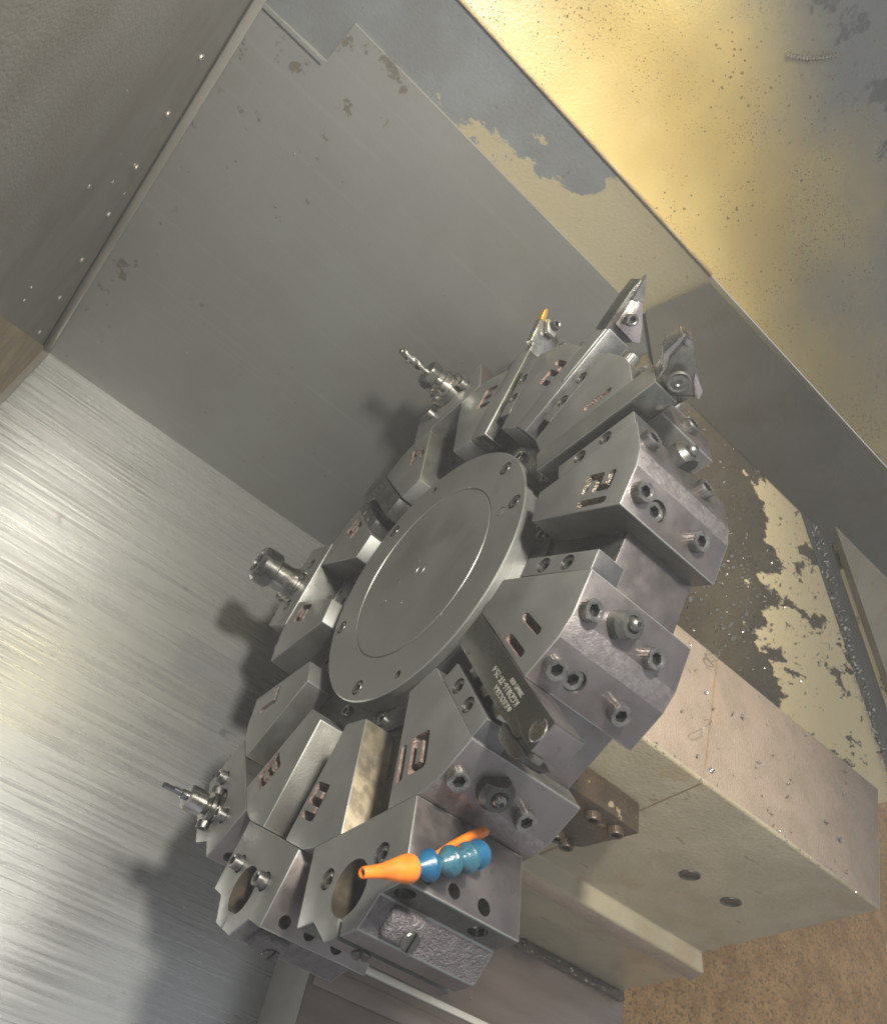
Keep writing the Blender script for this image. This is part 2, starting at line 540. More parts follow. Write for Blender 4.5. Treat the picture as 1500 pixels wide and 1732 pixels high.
def slotted():
    bm = bmesh.new()
    lathe(bm, [(0.048, 0), (0.048, 0.014), (0.042, 0.020), (0, 0.020)], 32)
    me = bm_mesh(bm, "slotted_plug_mesh", [DARK], 30)
    c = bmesh.new()
    box(c, (-0.08, -0.007, 0.006), (0.08, 0.007, 0.05))
    return cut(me, [(c, SOCK)])


PLUG = slotted()


def rot_z(M, a):
    return M @ Matrix.Rotation(a, 4, 'Z')


# ------------------------------------------------------------------ the setting
ZF, YW, XL = -3.508, 2.80, -3.11


def sheet(name, pts, mat, n=(0, 0, 1), thick=0.0, **kw):
    bm = bmesh.new()
    vs = [bm.verts.new(p) for p in pts]
    f = bm.faces.new(vs)
    f.normal_update()
    if f.normal.dot(V(n)) < 0:
        bmesh.ops.reverse_faces(bm, faces=[f])
    if thick:
        r = bmesh.ops.extrude_face_region(bm, geom=[f])
        for v in r['geom']:
            if isinstance(v, bmesh.types.BMVert):
                v.co += V(n) * thick
    me = bm_mesh(bm, name, mat, 0)
    if not thick:
        me.validate()
    return link(name, me, **kw)


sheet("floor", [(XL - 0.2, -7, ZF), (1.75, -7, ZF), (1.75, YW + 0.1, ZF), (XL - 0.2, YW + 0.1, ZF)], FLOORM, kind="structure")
sheet("chip_tray", [(1.7, -7, ZF - 0.05), (22, -7, ZF - 0.05), (22, 9, ZF - 0.05), (1.7, 9, ZF - 0.05)], TRAYM, kind="structure")
back = sheet("back_wall", [(XL - 0.2, YW, ZF - 0.2), (9, YW, ZF - 0.2), (9, YW, 1.89), (XL - 0.2, YW, 1.89)], STRIPM, (0, -1, 0), kind="structure")
# sliding way cover in front of the back wall (upper edge steps up)
cv = sheet("way_cover", [(XL, YW - 0.004, ZF), (1.25, YW - 0.004, ZF), (1.25, YW - 0.004, 1.26), (-2.47, YW - 0.004, 1.27), (-2.48, YW - 0.004, 0.92),
                         (XL, YW - 0.004, 0.90)], WALLM, (0, -1, 0), 0.035, parent=back)
bm = bmesh.new()
box(bm, (XL + 0.03, YW - 0.055, 0.885), (-2.50, YW - 0.03, 0.915))
link("cover_lip", bm_mesh(bm, "cover_lip", WALLM), back)
bm = bmesh.new()
box(bm, (XL + 0.01, YW - 0.065, ZF), (XL + 0.085, YW - 0.0392, 2.6))
bev(bm, 0.008)
link("corner_flange", bm_mesh(bm, "corner_flange", ENDM), back)
dk = sheet("dark_cover_panel", [(0.66, YW - 0.05, 1.33), (0.80, YW - 0.05, 1.872), (9, YW - 0.05, 1.872), (9, YW - 0.05, 1.03), (1.15, YW - 0.05, 1.03)],
           DARKP, (0, -1, 0), 0.03, parent=back)
end = sheet("end_wall", [(XL, -3.0, ZF - 0.2), (XL, YW + 0.1, ZF - 0.2), (XL, YW + 0.1, 4.5), (XL, -3.0, 4.5)], ENDM, (1, 0, 0), kind="structure")
bm = bmesh.new()
box(bm, (XL + 0.002, YW - 0.10, ZF + 0.02), (XL + 0.012, YW - 0.076, 2.6))
link("seam_sealant", bm_mesh(bm, "seam_sealant", SEAL), end)
gus = sheet("corner_gusset", [(XL + 0.003, -0.6, 0.34), (XL + 0.003, 2.70, -3.40), (XL + 0.003, 2.70, ZF), (XL + 0.003, -0.6, ZF)], GUSM, (1, 0, 0), 0.02, parent=end)
bm = bmesh.new()
box(bm, (XL + 0.001, -2.5, ZF + 0.001), (XL + 0.09, YW - 0.08, ZF + 0.03))
bev(bm, 0.006)
link("floor_flange", bm_mesh(bm, "floor_flange", ENDM), end)
for z in (0.57, 0.05, -0.50, -1.04, -1.62, -2.15, -2.68):
    link("screw", SCREWW, end, axis_to((1, 0, 0), (XL - 0.004, 2.17, z)))
# ledge above the back wall, leaning back
rl = sheet("ledge", [(XL - 0.2, YW + 0.01, 1.895), (14, YW + 0.01, 1.895), (14, YW + 1.86, 5.1), (XL - 0.2, YW + 1.86, 5.1)], RAILM, (0, -0.87, 0.5), kind="structure")
bm = bmesh.new()
box(bm, (XL, YW - 0.02, 1.893), (0.79, YW + 0.02, 1.915))
bev(bm, 0.006)
link("ledge_lip", bm_mesh(bm, "ledge_lip", GUSM), rl)
# slanted bed cover behind the turret slide
sheet("bed_slope", [(1.0, YW - 0.01, 1.09), (14, YW - 0.01, 1.09), (14, 2.2, 0.49), (7.2, 1.75, 0.04), (6.0, 1.1, -0.61), (1.0, 0.7, -1.01)], SLOPEM, (0, -0.7, 0.7), kind="structure")
fr = sheet("bed_frame", [(3.75, 2.80, 1.12), (4.5, 2.82, 1.14), (14, 2.6, 0.9), (14, 2.25, 0.55), (7.3, 1.72, 0.02)], BEIGE, (0, -0.7, 0.7), 0.10, kind="structure")

sheet("bed_groove", [(3.30, 2.77, 1.06), (3.74, 2.79, 1.08), (7.2, 1.70, -0.01), (6.9, 1.60, -0.11)], DARKP, (0, -0.7, 0.7), 0.012, kind="structure")

# ------------------------------------------------------------------ turret slide (beam) and saddle
slide = empty("turret_slide", Matrix.Translation((0.8, 0, -2.87)), "beige painted turret slide housing running back behind the turret", "machine slide")


def sub(name, bm, mat, parent, smooth=30, off=(0, 0, 0)):
    me = bm_mesh(bm, name, mat, smooth)
    return link(name, me, parent, Matrix.Translation(-V(off)))


O = (0.8, 0, -2.87)
bm = bmesh.new()
# cross-section in y,z extruded along x, slanted right-hand end
sec = [(-0.63, 0.60, 4.52), (-0.63, -1.31, 4.86), (-0.78, -1.36, 4.95), (-0.78, -1.62, 5.1), (-0.64, -1.72, 5.3), (-0.64, -2.86, 5.5), (0.58, -2.86, 5.5), (0.58, 0.60, 4.9)]
A = [bm.verts.new((0.74, p[0], p[1])) for p in sec]
B = [bm.verts.new((p[2], p[0], p[1])) for p in sec]
bm.faces.new(A); bm.faces.new(B)
n = len(sec)
for i in range(n):
    f = bm.faces.new((A[i], A[(i + 1) % n], B[(i + 1) % n], B[i]))
    f.material_index = 1 if i in (7, 2) else 0
bev(bm, 0.025, 3)
sub("housing", bm, [BEIGE, BEIGET], slide, 30, O)
bm = bmesh.new()
prism(bm, [(1.10, -0.66), (2.20, -0.66), (2.31, -0.5), (2.31, 0.02), (2.02, 0.04), (1.10, 0.04)], 0.632, 0.86)
bmesh.ops.transform(bm, matrix=Matrix(((1, 0, 0, 0), (0, 0, -1, 0), (0, 1, 0, 0), (0, 0, 0, 1))), verts=bm.verts)
bev(bm, 0.015)
br = sub("bracket_plate", bm, BROWN, slide, 30, O)
for x, z in ((1.93, -0.08), (2.17, -0.08), (2.03, -0.52), (2.17, -0.55)):
    link("bolt", SCREWD, br, axis_to((0, -1, 0), (x, -0.858, z), 0.4))
for x in (3.42, 3.97):
    bm = bmesh.new()
    lathe(bm, [(0.085, 0), (0.085, 0.012), (0.07, 0.014), (0.06, 0.004), (0.03, 0.004), (0.03, 0.002), (0, 0.002)], 32, 0, axis_to((0, -1, 0), (x, -0.631, -0.38)))
    sub("socket_plug", bm, DARK, slide, 30, O)
for name, pts, nrm in (("front_seam", [(2.265, -0.6305, 0.585), (2.28, -0.6305, 0.585), (2.63, -0.6305, -1.30), (2.612, -0.6305, -1.30)], (0, -1, 0)),
                       ("top_seam", [(2.265, -0.60, 0.6005), (2.28, -0.60, 0.6005), (2.52, 0.56, 0.6005), (2.50, 0.56, 0.6005)], (0, 0, 1))):
    bm = bmesh.new()
    f = bm.faces.new([bm.verts.new(p) for p in pts])
    r = bmesh.ops.extrude_face_region(bm, geom=[f])
    for v in r['geom']:
        if isinstance(v, bmesh.types.BMVert):
            v.co += V(nrm) * 0.003
    sub(name, bm, RUST, slide, 0, O)
saddle = empty("saddle", Matrix.Translation((1.68, -1.2, ZF)), "pinkish grey saddle cover below the turret at the bottom edge", "machine saddle")
O2 = (1.68, -1.2, ZF)
bm = bmesh.new()
fs = box(bm, (1.69, -6.5, ZF - 0.02), (5.6, -0.50, -2.87))
for f in fs:
    f.normal_update()
    if abs(f.normal.x) > 0.9:
        f.material_index = 1
bev(bm, 0.02)
sub("cover", bm, [SADM, SADL], saddle, 30, O2)
bm = bmesh.new()
box(bm, (1.78, -1.56, -2.875), (5.55, -1.50, -2.83))
bev(bm, 0.012)
sub("guide_strip", bm, SADL, saddle, 30, O2)
bm = bmesh.new()
box(bm, (1.72, -1.80, -2.875), (5.5, -1.63, -2.845))
bev(bm, 0.01)
sub("wiper_strip", bm, SADM, saddle, 30, O2)
bm = bmesh.new()
box(bm, (1.9, -0.74, -2.875), (5.52, -0.645, -2.80))
bev(bm, 0.012)
sub("wiper_rail", bm, BROWN, saddle, 30, O2)

# ------------------------------------------------------------------ the turret
turret = empty("tool_turret", Matrix.Identity(4), "grey steel twelve station lathe turret with numbered wedge blocks", "tool turret")
bm = bmesh.new()
c15 = math.cos(D15)
prism(bm, [(1.745 / c15 * math.cos(D15 + k * 2 * D15), 1.745 / c15 * math.sin(D15 + k * 2 * D15)) for k in range(12)], 0.17, 0.70)
bev(bm, 0.01)
me = bm_mesh(bm, "drum", [PERI], 20)
cutters = []
for k in range(12):
    a = k * 2 * D15
    for r in (1.30, 1.50, 1.66):
        M = Matrix.Rotation(a, 4, 'Z') @ Matrix.Translation((r, 0.02 if r != 1.5 else -0.07, 0.1))
        cutters.append((cyl_bm(0.032, 0, 0.14, M, 14), SOCK))
me = cut(me, cutters)
me.materials.append(DARK)
for p in me.polygons:
    if p.normal.z < -0.9 and abs(p.center.z - 0.17 * S) < 0.002 * S:
        p.material_index = len(me.materials) - 1  # slot back wall coloured dark to stand for shade between the blocks
link("drum", me, turret, frame(PH + D15))
bm = bmesh.new()
lathe(bm, [(0.0, 0.16), (0.985, 0.16), (0.985, 0.075), (0.98, 0.07), (1.0, 0.064), (1.0, 0.008), (0.992, 0.0), (0.690, 0.0), (0.686, 0.010), (0.678, 0.010), (0.674, 0.0015),
           (0.052, 0.0015), (0.05, 0.006), (0.044, 0.006), (0.042, 0.0015), (0, 0.0015)], 160)
me = bm_mesh(bm, "cover_disc", [DISCM], 25)
cutters = []
pos = [84.5, 322, 352, 204, 175, 54.5, 264]
for i, a in enumerate(pos):
    a = math.radians(a)
    cutters.append((cyl_bm(0.054 if i not in (4, 2) else 0.03, -0.05, 0.05, Matrix.Translation((0.9 * math.cos(a), 0.9 * math.sin(a), 0)), 28), DARK))
a = math.radians(84.7)
cutters.append((cyl_bm(0.035, -0.05, 0.006, Matrix.Translation((0.783 * math.cos(a), 0.783 * math.sin(a), 0)), 24), DARK))
me = cut(me, cutters)
disc = link("cover_disc", me, turret, frame(0))
for i, a in enumerate(pos):
    a = math.radians(a)
    if i in (4, 2):
        continue
    link("cover_screw", SCREWS, disc, axis_to((0, 0, -1), (0.9 * math.cos(a), 0.9 * math.sin(a), 0.05), i))
bm = bmesh.new()
lathe(bm, [(0.030, 0), (0.030, 0.004), (0.026, 0.007), (0, 0.007)], 24, 0, axis_to((0, 0, -1), (0.783 * math.cos(1.478), 0.783 * math.sin(1.478), 0.008)))
link("blanking_plug", bm_mesh(bm, "blanking_plug", DISCM), disc)
bm = bmesh.new()
lathe(bm, [(0.99, 0.15), (0.99, 0.172), (1.145, 0.172), (1.145, 0.15)], 96)
link("core_ring", bm_mesh(bm, "core_ring", DARK), turret, frame(0))
for a in (219.8, 190.2, 100, 70, 40, 130, 160):
    a = math.radians(a)
    link("core_screw", SCREWS, turret, frame(0) @ axis_to((0, 0, -1), (1.06 * math.cos(a), 1.06 * math.sin(a), 0.175)))

DIG = {'0': [((0, 0), (1, 0)), ((1, 0), (1, 1)), ((1, 1), (0, 1)), ((0, 1), (0, 0))],
       '1': [((0.5, 0), (0.5, 1))],
       '2': [((0, 0), (1, 0)), ((1, 0), (1, .5)), ((1, .5), (0, .5)), ((0, .5), (0, 1)), ((0, 1), (1, 1))],
       '3': [((0, 0), (1, 0)), ((1, 0), (1, 1)), ((0.2, .5), (1, .5)), ((0, 1), (1, 1))],
       '4': [((0, 0), (0, .5)), ((0, .5), (1, .5)), ((1, 0), (1, 1))],
       '5': [((1, 0), (0, 0)), ((0, 0), (0, .5)), ((0, .5), (1, .5)), ((1, .5), (1, 1)), ((1, 1), (0, 1))],
       '6': [((1, 0), (0, 0)), ((0, 0), (0, 1)), ((0, 1), (1, 1)), ((1, 1), (1, .5)), ((1, .5), (0, .5))],
       '7': [((0, 0), (1, 0)), ((1, 0), (1, 1))],
       '8': [((0, 0), (1, 0)), ((1, 0), (1, 1)), ((1, 1), (0, 1)), ((0, 1), (0, 0)), ((0, .5), (1, .5))],
       '9': [((0, 1), (1, 1)), ((1, 1), (1, 0)), ((1, 0), (0, 0)), ((0, 0), (0, .5)), ((0, .5), (1, .5))]}


def digits(txt, mat):
    out = []
    dn = V((math.cos(D15 * 0.95), math.sin(D15 * 0.95)))
    rt = V((dn.y, -dn.x))
    w2 = 0.0235
    if len(txt) == 1:
        spec = [(txt, V((1.657, 0.118)), 0.120, 0.172)]
    else:
        spec = [(txt[0], V((1.655, 0.19)), 0.09, 0.175), (txt[1], V((1.676, 0.058)), 0.088, 0.175)]
    dep = TF + 0.06
    for ch, c, w, h in spec:
        st = DIG[ch]
        for j, (p, q) in enumerate(st):
            P = c + rt * ((p[0] - 0.5) * w) + dn * ((p[1] - 0.5) * h)
            Q = c + rt * ((q[0] - 0.5) * w) + dn * ((q[1] - 0.5) * h)
            d = (Q - P).normalized()
            nn = V((-d.y, d.x))
            poly = []
            for base, s0 in ((Q, 0), (P, math.pi)):
                for i in range(7):
                    a = s0 - math.pi / 2 + math.pi * i / 6
                    poly.append(base + (d * math.cos(a) + nn * math.sin(a)) * (w2 + 0.0003 * j))
            b = bmesh.new()
            prism(b, poly, TF - 0.02, dep + 0.0004 * j)
            out.append((b, mat))
    return out


# wedge block (tooth) profile in (radial, tangential)
RO = (RS - 0.3045 * math.sin(D15)) / c15
RM = (RS - 0.062 * math.sin(D15)) / c15
PROF = [(1.172, 0.110), (1.172, -0.110), (RO, -0.3045), (RM, -0.062), (RM, 0.062), (RO, 0.3045)]
TEETH = {}
for k in range(1, 13):
    bm = bmesh.new()
    fs = prism(bm, PROF, TF, XR)
    for f in fs:
        f.normal_update()
        c = f.calc_center_median()
        if c.to_2d().length > 1.75 and abs(f.normal.z) < 0.5:
            f.material_index = 2 if abs(c.y) < 0.03 else 1
        if abs(f.normal.y) > 0.8 and abs(f.normal.z) < 0.5:
            f.material_index = 3 if (k == 9 and f.normal.y < 0) else 4  # upward flank with the warm glow and stains in its colour
    bev(bm, 0.009)
    me = bm_mesh(bm, "tool_block", [STEEL, PERI, RIDGE, GLOWSTAIN, FLANK], 30)
    cutters = digits(str(k), ENGB if k in (12,) else ENGR)
    # counterbored screw in the + side flat (slot k), t = -0.31, x = .19
    Ms = Matrix.Rotation(D15, 4, 'Z')
    cutters.append((cyl_bm(0.060, 0, 0.2, Ms @ axis_to((1, 0, 0), (RS - 0.075, -0.31, 0.19))), DARK))
    me = cut(me, cutters)
    TEETH[k] = link("tool_block", me, turret, frame(AC(k)))
    T = TEETH[k]
    hidden_plus = k in (10, 9, 8, 6, 4)      # a bolted holder covers the flat of slot k
    hidden_minus = (k + 1) in (10, 9, 8, 6, 4)
    Mp, Mm = Matrix.Rotation(D15, 4, 'Z'), Matrix.Rotation(-D15, 4, 'Z')
    if not hidden_plus:
        for x in (0.035, 0.485):
            link("cap_screw", SCREW, T, Mp @ axis_to((1, 0, 0), (RS - 0.002, -0.315, x), k + x))
        link("countersunk_screw", SCREW, T, Mp @ axis_to((1, 0, 0), (RS - 0.077, -0.31, 0.19), k))
    if not hidden_minus:
        for x in (0.025, 0.475):
            link("cap_screw", SCREW, T, Mm @ axis_to((1, 0, 0), (RS - 0.002, 0.385 if k != 12 else 0.33, x), 2 * k + x))

# coolant nozzles
def nozzle(k, t, x, tone):
    bm = bmesh.new()
    M = Matrix.Rotation(-D15, 4, 'Z') @ axis_to((1, 0, 0), (RS, t, x), 0.5)
    lathe(bm, [(0.092, 0), (0.092, 0.055), (0.070, 0.088), (0.045, 0.090), (0.040, 0.08), (0, 0.08)], 40, 0, M)
    # two spanner flats
    me = bm_mesh(bm, "coolant_nozzle", [DARK], 30)
    cs = []
    for s in (1, -1):
        b = bmesh.new()
        box(b, (0.068 if s > 0 else -0.2, -0.2, -0.02), (0.2 if s > 0 else -0.068, 0.2, 0.3))
        bmesh.ops.transform(b, matrix=M, verts=b.verts)
        cs.append((b, DARK))
    me = cut(me, cs)
    nz = link("coolant_nozzle", me, TEETH[k])
    bm = bmesh.new()
    bmesh.ops.create_uvsphere(bm, u_segments=24, v_segments=14, radius=0.036)
    bmesh.ops.translate(bm, verts=bm.verts, vec=(0, 0, 0.092))
    lathe(bm, [(0.013, 0.124), (0.013, 0.1285), (0.0, 0.1285)], 14, 1)
    bmesh.ops.transform(bm, matrix=M, verts=bm.verts)
    link("nozzle_ball", bm_mesh(bm, "nozzle_ball", [BOLT, SOCK], 40), TEETH[k])


nozzle(11, 0.335, 0.237, 0)
nozzle(10, 0.345, 0.237, 0)
nozzle(12, 0.20, 0.31, 0)
nozzle(1, 0.335, 0.237, 0)

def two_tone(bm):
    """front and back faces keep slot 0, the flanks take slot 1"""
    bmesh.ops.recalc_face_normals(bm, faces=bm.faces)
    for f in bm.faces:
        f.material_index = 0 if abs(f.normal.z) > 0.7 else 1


# clamp wedges: (tooth that carries it, mirrored)
def wedge(k, mirror=False, blank=False):
    s = -1 if not mirror else 1
    M = Matrix.Rotation(s * D15, 4, 'Z')
    t0, t1 = (0.074, 0.1915) if not mirror else (-0.1915, -0.098)
    bm = bmesh.new()
    prism(bm, [(1.31, t0), (1.872, t0), (1.872, t1), (1.31, t1)], TF + 0.003, 0.145)
    two_tone(bm)
    bev(bm, 0.005)
    me = bm_mesh(bm, "clamp_wedge", [STEEL, SLATE] if not mirror else [SLATE, DARK], 30)
    tc = (t0 + t1) / 2
    me = cut(me, [(cyl_bm(0.047, TF - 0.02, TF + 0.06, Matrix.Translation((r, tc, 0))), DARK) for r in (1.475, 1.665)])
    bm = None
    link("clamp_wedge", me, TEETH[k], M)
    for r in (1.475, 1.665):
        link("wedge_screw", SCREWS, TEETH[k], M @ axis_to((0, 0, -1), (r, tc, TF + 0.062), r * 7 + k))


for k in (12, 11, 10, 1, 2):
    wedge(k)
wedge(5, True)

# ------------------------------------------------------------------ bolted tool holders
def holder(k, label, screws_out=False, side_holes=True, bolts=True):
    bm = bmesh.new()
    prof = [(RS + 0.003, -0.42), (RS + 0.003, 0.42), (2.315, 0.40), (2.317, 0.257), (2.444, 0.125), (2.444, -0.125), (2.315, -0.255), (2.31, -0.42)]
    fs = prism(bm, prof, TF - 0.004, 0.67)
    for f in fs:
        f.normal_update()
        nx = f.normal
        if abs(nx.z) < 0.5:
            f.material_index = 1
            c = f.calc_center_median()
            if 0.4 < abs(nx.x) < 0.9 and c.x > 2.3:
                f.material_index = 2
            if abs(nx.x) > 0.9 and ((c.x > 2.2 and abs(c.y) > 0.2) or c.x < 1.95):
                f.material_index = 3  # shoulders are dark steel; inner face darkened to paint slot shade
    bev(bm, 0.008)
    me = bm_mesh(bm, "body", [STEEL, PERI, CAST, DARK], 30)
    cs = [(cyl_bm(0.137, -0.3, 0.9, Matrix.Translation((2.222, 0.0, 0)), 64), BOREM)]
    b = bmesh.new()
    box(b, (2.30, 0.002, -0.2), (2.6, 0.042, 0.9))
    cs.append((b, STEEL))
    for t in (-0.215, 0.215):
        cs.append((cyl_bm(0.055, -0.2, 0.02, Matrix.Translation((2.12, t, 0))), DARK))
    for x in (0.076, 0.243, 0.431):
        cs.append((cyl_bm(0.036 if x < 0.4 else 0.04, -0.1, 0.3, axis_to((0, 1, 0), (2.238, -0.5, x))), SOCK if x > 0.3 else PERI))
    for x in (0.03, 0.476):
        cs.append((cyl_bm(0.05, 0, 0.2, axis_to((1, 0, 0), (2.25, -0.338, x))), TOOLM))
    me = cut(me, cs)
    h = empty("tool_holder", slotM(k) @ Matrix.Translation((RS, 0, 0)), label, "tool holder", "bolted boring bar holders on the turret")
    Mh = Matrix.Translation((-RS, 0, 0))
    link("body", me, h, Mh)
    for t in (-0.215, 0.215):
        if screws_out:
            link("clamp_screw", SCREWL, h, Mh @ axis_to((0, 0, -1), (2.12, t, TF + 0.012), t * 9))
        else:
            link("clamp_screw", SCREWS, h, Mh @ axis_to((0, 0, -1), (2.12, t, 0.012), t * 9))
    # cast boss with slotted plug on the slanted skin, plugs
    bm = bmesh.new()
    d = V((1, -1, 0)).normalized()
    e = V((1, 1, 0)).normalized()
    box(bm, (-0.075, -0.105, -0.04), (0.075, 0.105, 0.05))
    bev(bm, 0.035, 3)
    M = Matrix.Identity(4)
    for j, ax in enumerate((e, V((0, 0, 1)), d)):
        for i in range(3):
            M[i][j] = ax[i]
    M.translation = V((2.375, -0.195, 0.15))
    bmesh.ops.transform(bm, matrix=M, verts=bm.verts)
    link("cast_boss", bm_mesh(bm, "cast_boss", CAST), h, Mh)
    M2 = M.copy()
    M2.translation = V((2.375, -0.195, 0.15)) + e * 0.03 + d * 0.045 + V((0, 0, 0.04))
    link("slotted_plug", PLUG, h, Mh @ M2)
    link("slotted_plug", PLUG, h, Mh @ axis_to((1, 0, 0), (2.440, 0.07, 0.13), 0.6))
    return h


HO = {}
HO[10] = holder(10, "tool holder with open bore directly below the number 10 block, orange nozzle in front")
HO[9] = holder(9, "empty tool holder below the number 9 block with two protruding screws", True)
HO[8] = holder(8, "tool holder below the number 8 block carrying the thin boring bar", True)
HO[6] = holder(6, "tool holder between number 6 and 5 blocks carrying the collet chuck")
HO[4] = holder(4, "tool holder between number 4 and 3 blocks carrying the drill", True)

# ------------------------------------------------------------------ turning tools in the slots
def tool(k, label, cat):
    return empty("turning_tool" if cat == "turning tool" else cat.replace(" ", "_"), slotM(k) @ Matrix.Translation((1.2, 0, 0)), label, cat, "tools clamped in the turret slots")


def tpart(name, bm, mat, T, smooth=30):
    return link(name, bm_mesh(bm, name, mat, smooth), T, Matrix.Translation((-1.2, 0, 0)))


def text_mesh(txt, size, loc, right, up, mat, T, name="engraved_text"):
    cu = bpy.data.curves.new("t", 'FONT')
    cu.body = txt
    cu.size = size * S
    cu.extrude = 0.0008 * S
    o = bpy.data.objects.new("t", cu)
    COL.objects.link(o)
    dg = bpy.context.evaluated_depsgraph_get()
    me = bpy.data.meshes.new_from_object(o.evaluated_get(dg), depsgraph=dg)
    bpy.data.objects.remove(o)
    me.materials.clear()
    me.materials.append(mat)
    r, u = V(right), V(up)
    z = r.cross(u)
    M = Matrix.Identity(4)
    for j, ax in enumerate((r, u, z)):
        for i in range(3):
            M[i][j] = ax[i]
    M.translation = V(loc) - V((1.2, 0, 0))
    return link(name, me, T, M)


# grooving holder with markings, slot 11
T = tool(11, "dark grooving tool with laser-marked lettering between the number 11 and 10 blocks", "grooving tool")
bm = bmesh.new()
X0 = TF - 0.010
prism(bm, [(1.18, -0.190), (2.30, -0.190), (2.30, -0.030), (2.222, -0.030), (2.160, -0.026), (2.145, 0.000), (2.032, -0.003), (1.995, 0.004), (1.18, 0.004)], X0, X0 + 0.19)
two_tone(bm)
bev(bm, 0.004)
tpart("shank", bm, [TOOLM, PERI], T)  # pinkish flanks carry the tint reflected on the tool end
bm = bmesh.new()
prism(bm, [(2.000, 0.008), (2.140, 0.008), (2.215, 0.000), (2.290, 0.000), (2.240, 0.050), (2.180, 0.072), (2.040, 0.074), (2.005, 0.045)], X0 + 0.010, X0 + 0.16)
bev(bm, 0.004)
tpart("clamp_jaw", bm, TOOLM, T)
bm = bmesh.new()
prism(bm, [(2.165, -0.024), (2.225, -0.027), (2.315, -0.030), (2.315, 0.0), (2.225, -0.003), (2.15, 0.004)], X0 + 0.02, X0 + 0.075)
bev(bm, 0.003)
tpart("insert", bm, INSERT, T)
bm = bmesh.new()
lathe(bm, [(0.0, 0), (0.058, 0), (0.052, 0.006), (0.03, 0.010), (0, 0.008)], 28, 0, axis_to((0, 0, -1), (2.245, -0.110, X0 + 0.002)))
tpart("ground_relief", bm, CHROME, T)
XF = X0 - 0.0012
for txt, size, r0, t0 in (("KYOCERA", 0.043, 1.962, -0.060), ("KGDR16-3T-25.4", 0.050, 2.010, -0.108), ("208602-030", 0.034, 1.995, -0.146)):
    text_mesh(txt, size, (r0, t0, XF), (-1, 0, 0), (0, 1, 0), TXT, T)
bm = bmesh.new()
lathe(bm, [(0.013, 0), (0.013, 0.001)], 20, 0, axis_to((0, 0, -1), (1.982, -0.048, XF + 0.0005)))
tpart("maker_emblem", bm, TXT, T)
for r in (1.36, 1.55, 1.74):
    bm = bmesh.new()
    box(bm, (r, 0.010, TF + 0.06), (r + 0.10, 0.070, 0.15))
    bev(bm, 0.006)
    tpart("clamp_pad", bm, CHROME, T)

# external turning tool with trigon insert, slot 1
T = tool(1, "square shank turning tool with dark trigon insert head beside the number 12 block", "turning tool")
bm = bmesh.new()
box(bm, (1.155, -0.188, X0 - 0.012), (2.05, -0.002, X0 + 0.178))
two_tone(bm)
bev(bm, 0.006)
tpart("shank", bm, [SHANKF, TOOLM], T)  # side faces darkened in colour, imitating their dim reflections


def rx(bm, pts, t0, t1, mi=0):
    """prism whose outline lies in the (radial, axial) plane, thickness along t"""
    fs = prism(bm, pts, t0, t1, mi)
    vs = {v for f in fs for v in f.verts}
    for v in vs:
        v.co = V((v.co.x, v.co.z, v.co.y))
    return fs


bm = bmesh.new()
rx(bm, [(2.04, X0 + 0.002), (2.11, -0.075), (2.175, -0.150), (2.315, -0.165), (2.325, -0.09), (2.25, 0.035), (2.185, 0.175), (2.14, 0.19), (2.00, 0.16), (2.0, X0 + 0.05)], -0.185, -0.045)
bev(bm, 0.012)
tpart("head", bm, CHROME, T)
bm = bmesh.new()
rx(bm, [(2.10, -0.035), (2.185, -0.118), (2.312, -0.142), (2.318, -0.085), (2.245, 0.03), (2.175, 0.165), (2.135, 0.165), (2.04, 0.055)], -0.0449, -0.004)
bev(bm, 0.008)
ins = tpart("insert", bm, INSERT, T)
bm = bmesh.new()
rx(bm, [(2.205, 0.062), (2.235, 0.035), (2.19, 0.160), (2.150, 0.185), (2.128, 0.17)], -0.0435, 0.004)
bev(bm, 0.004)
tpart("clamp_edge", bm, PINK, T)
bm = bmesh.new()
lathe(bm, [(0.066, 0), (0.066, 0.010), (0.058, 0.016), (0.045, 0.010), (0.020, 0.014), (0.014, 0.006), (0, 0.006)], 36, 0, axis_to((0, 1, 0), (2.150, 0.048, -0.006)))
tpart("clamp_screw", bm, INSERT, T)
bm = bmesh.new()
lathe(bm, [(0.030, 0), (0.030, 0.004), (0.024, 0.001), (0, 0.001)], 24, 0, axis_to((0, 1, 0), (2.228, -0.030, -0.005)))
tpart("insert_mark", bm, INSERT, T)
bm = bmesh.new()
rx(bm, [(2.325, -0.158), (2.332, -0.13), (2.306, -0.112), (2.296, -0.14)], -0.044, 0.002)
bev(bm, 0.004)
tpart("cutting_tip", bm, CHROME, T)

# profiling tool with sharp insert, slot 2
T = tool(2, "profiling tool with long sharp pointed head between the number 2 and 1 blocks", "turning tool")
bm = bmesh.new()
box(bm, (1.175, -0.190, X0), (2.05, -0.002, X0 + 0.19))
two_tone(bm)
bev(bm, 0.005)
tpart("shank", bm, [STEEL, SLATE], T)  # darker flanks paint in the dark reflection of the door side
bm = bmesh.new()
box(bm, (1.60, -0.075, X0 - 0.006), (2.04, -0.035, X0 + 0.01))
bev(bm, 0.004)
tpart("shank_rib", bm, STEEL, T)
bm = bmesh.new()
rx(bm, [(2.03, X0 - 0.006), (2.32, -0.09), (2.435, -0.092), (2.33, 0.01), (2.20, 0.135), (2.125, 0.19), (2.085, 0.14), (2.03, 0.10)], -0.19, -0.045)
bev(bm, 0.006)
tpart("head", bm, DARK, T)
bm = bmesh.new()
rx(bm, [(2.10, -0.04), (2.29, -0.060), (2.325, 0.010), (2.20, 0.130), (2.122, 0.186), (2.09, 0.14)], -0.0448, -0.004)
bev(bm, 0.005)
tpart("rake_face", bm, PINK, T)
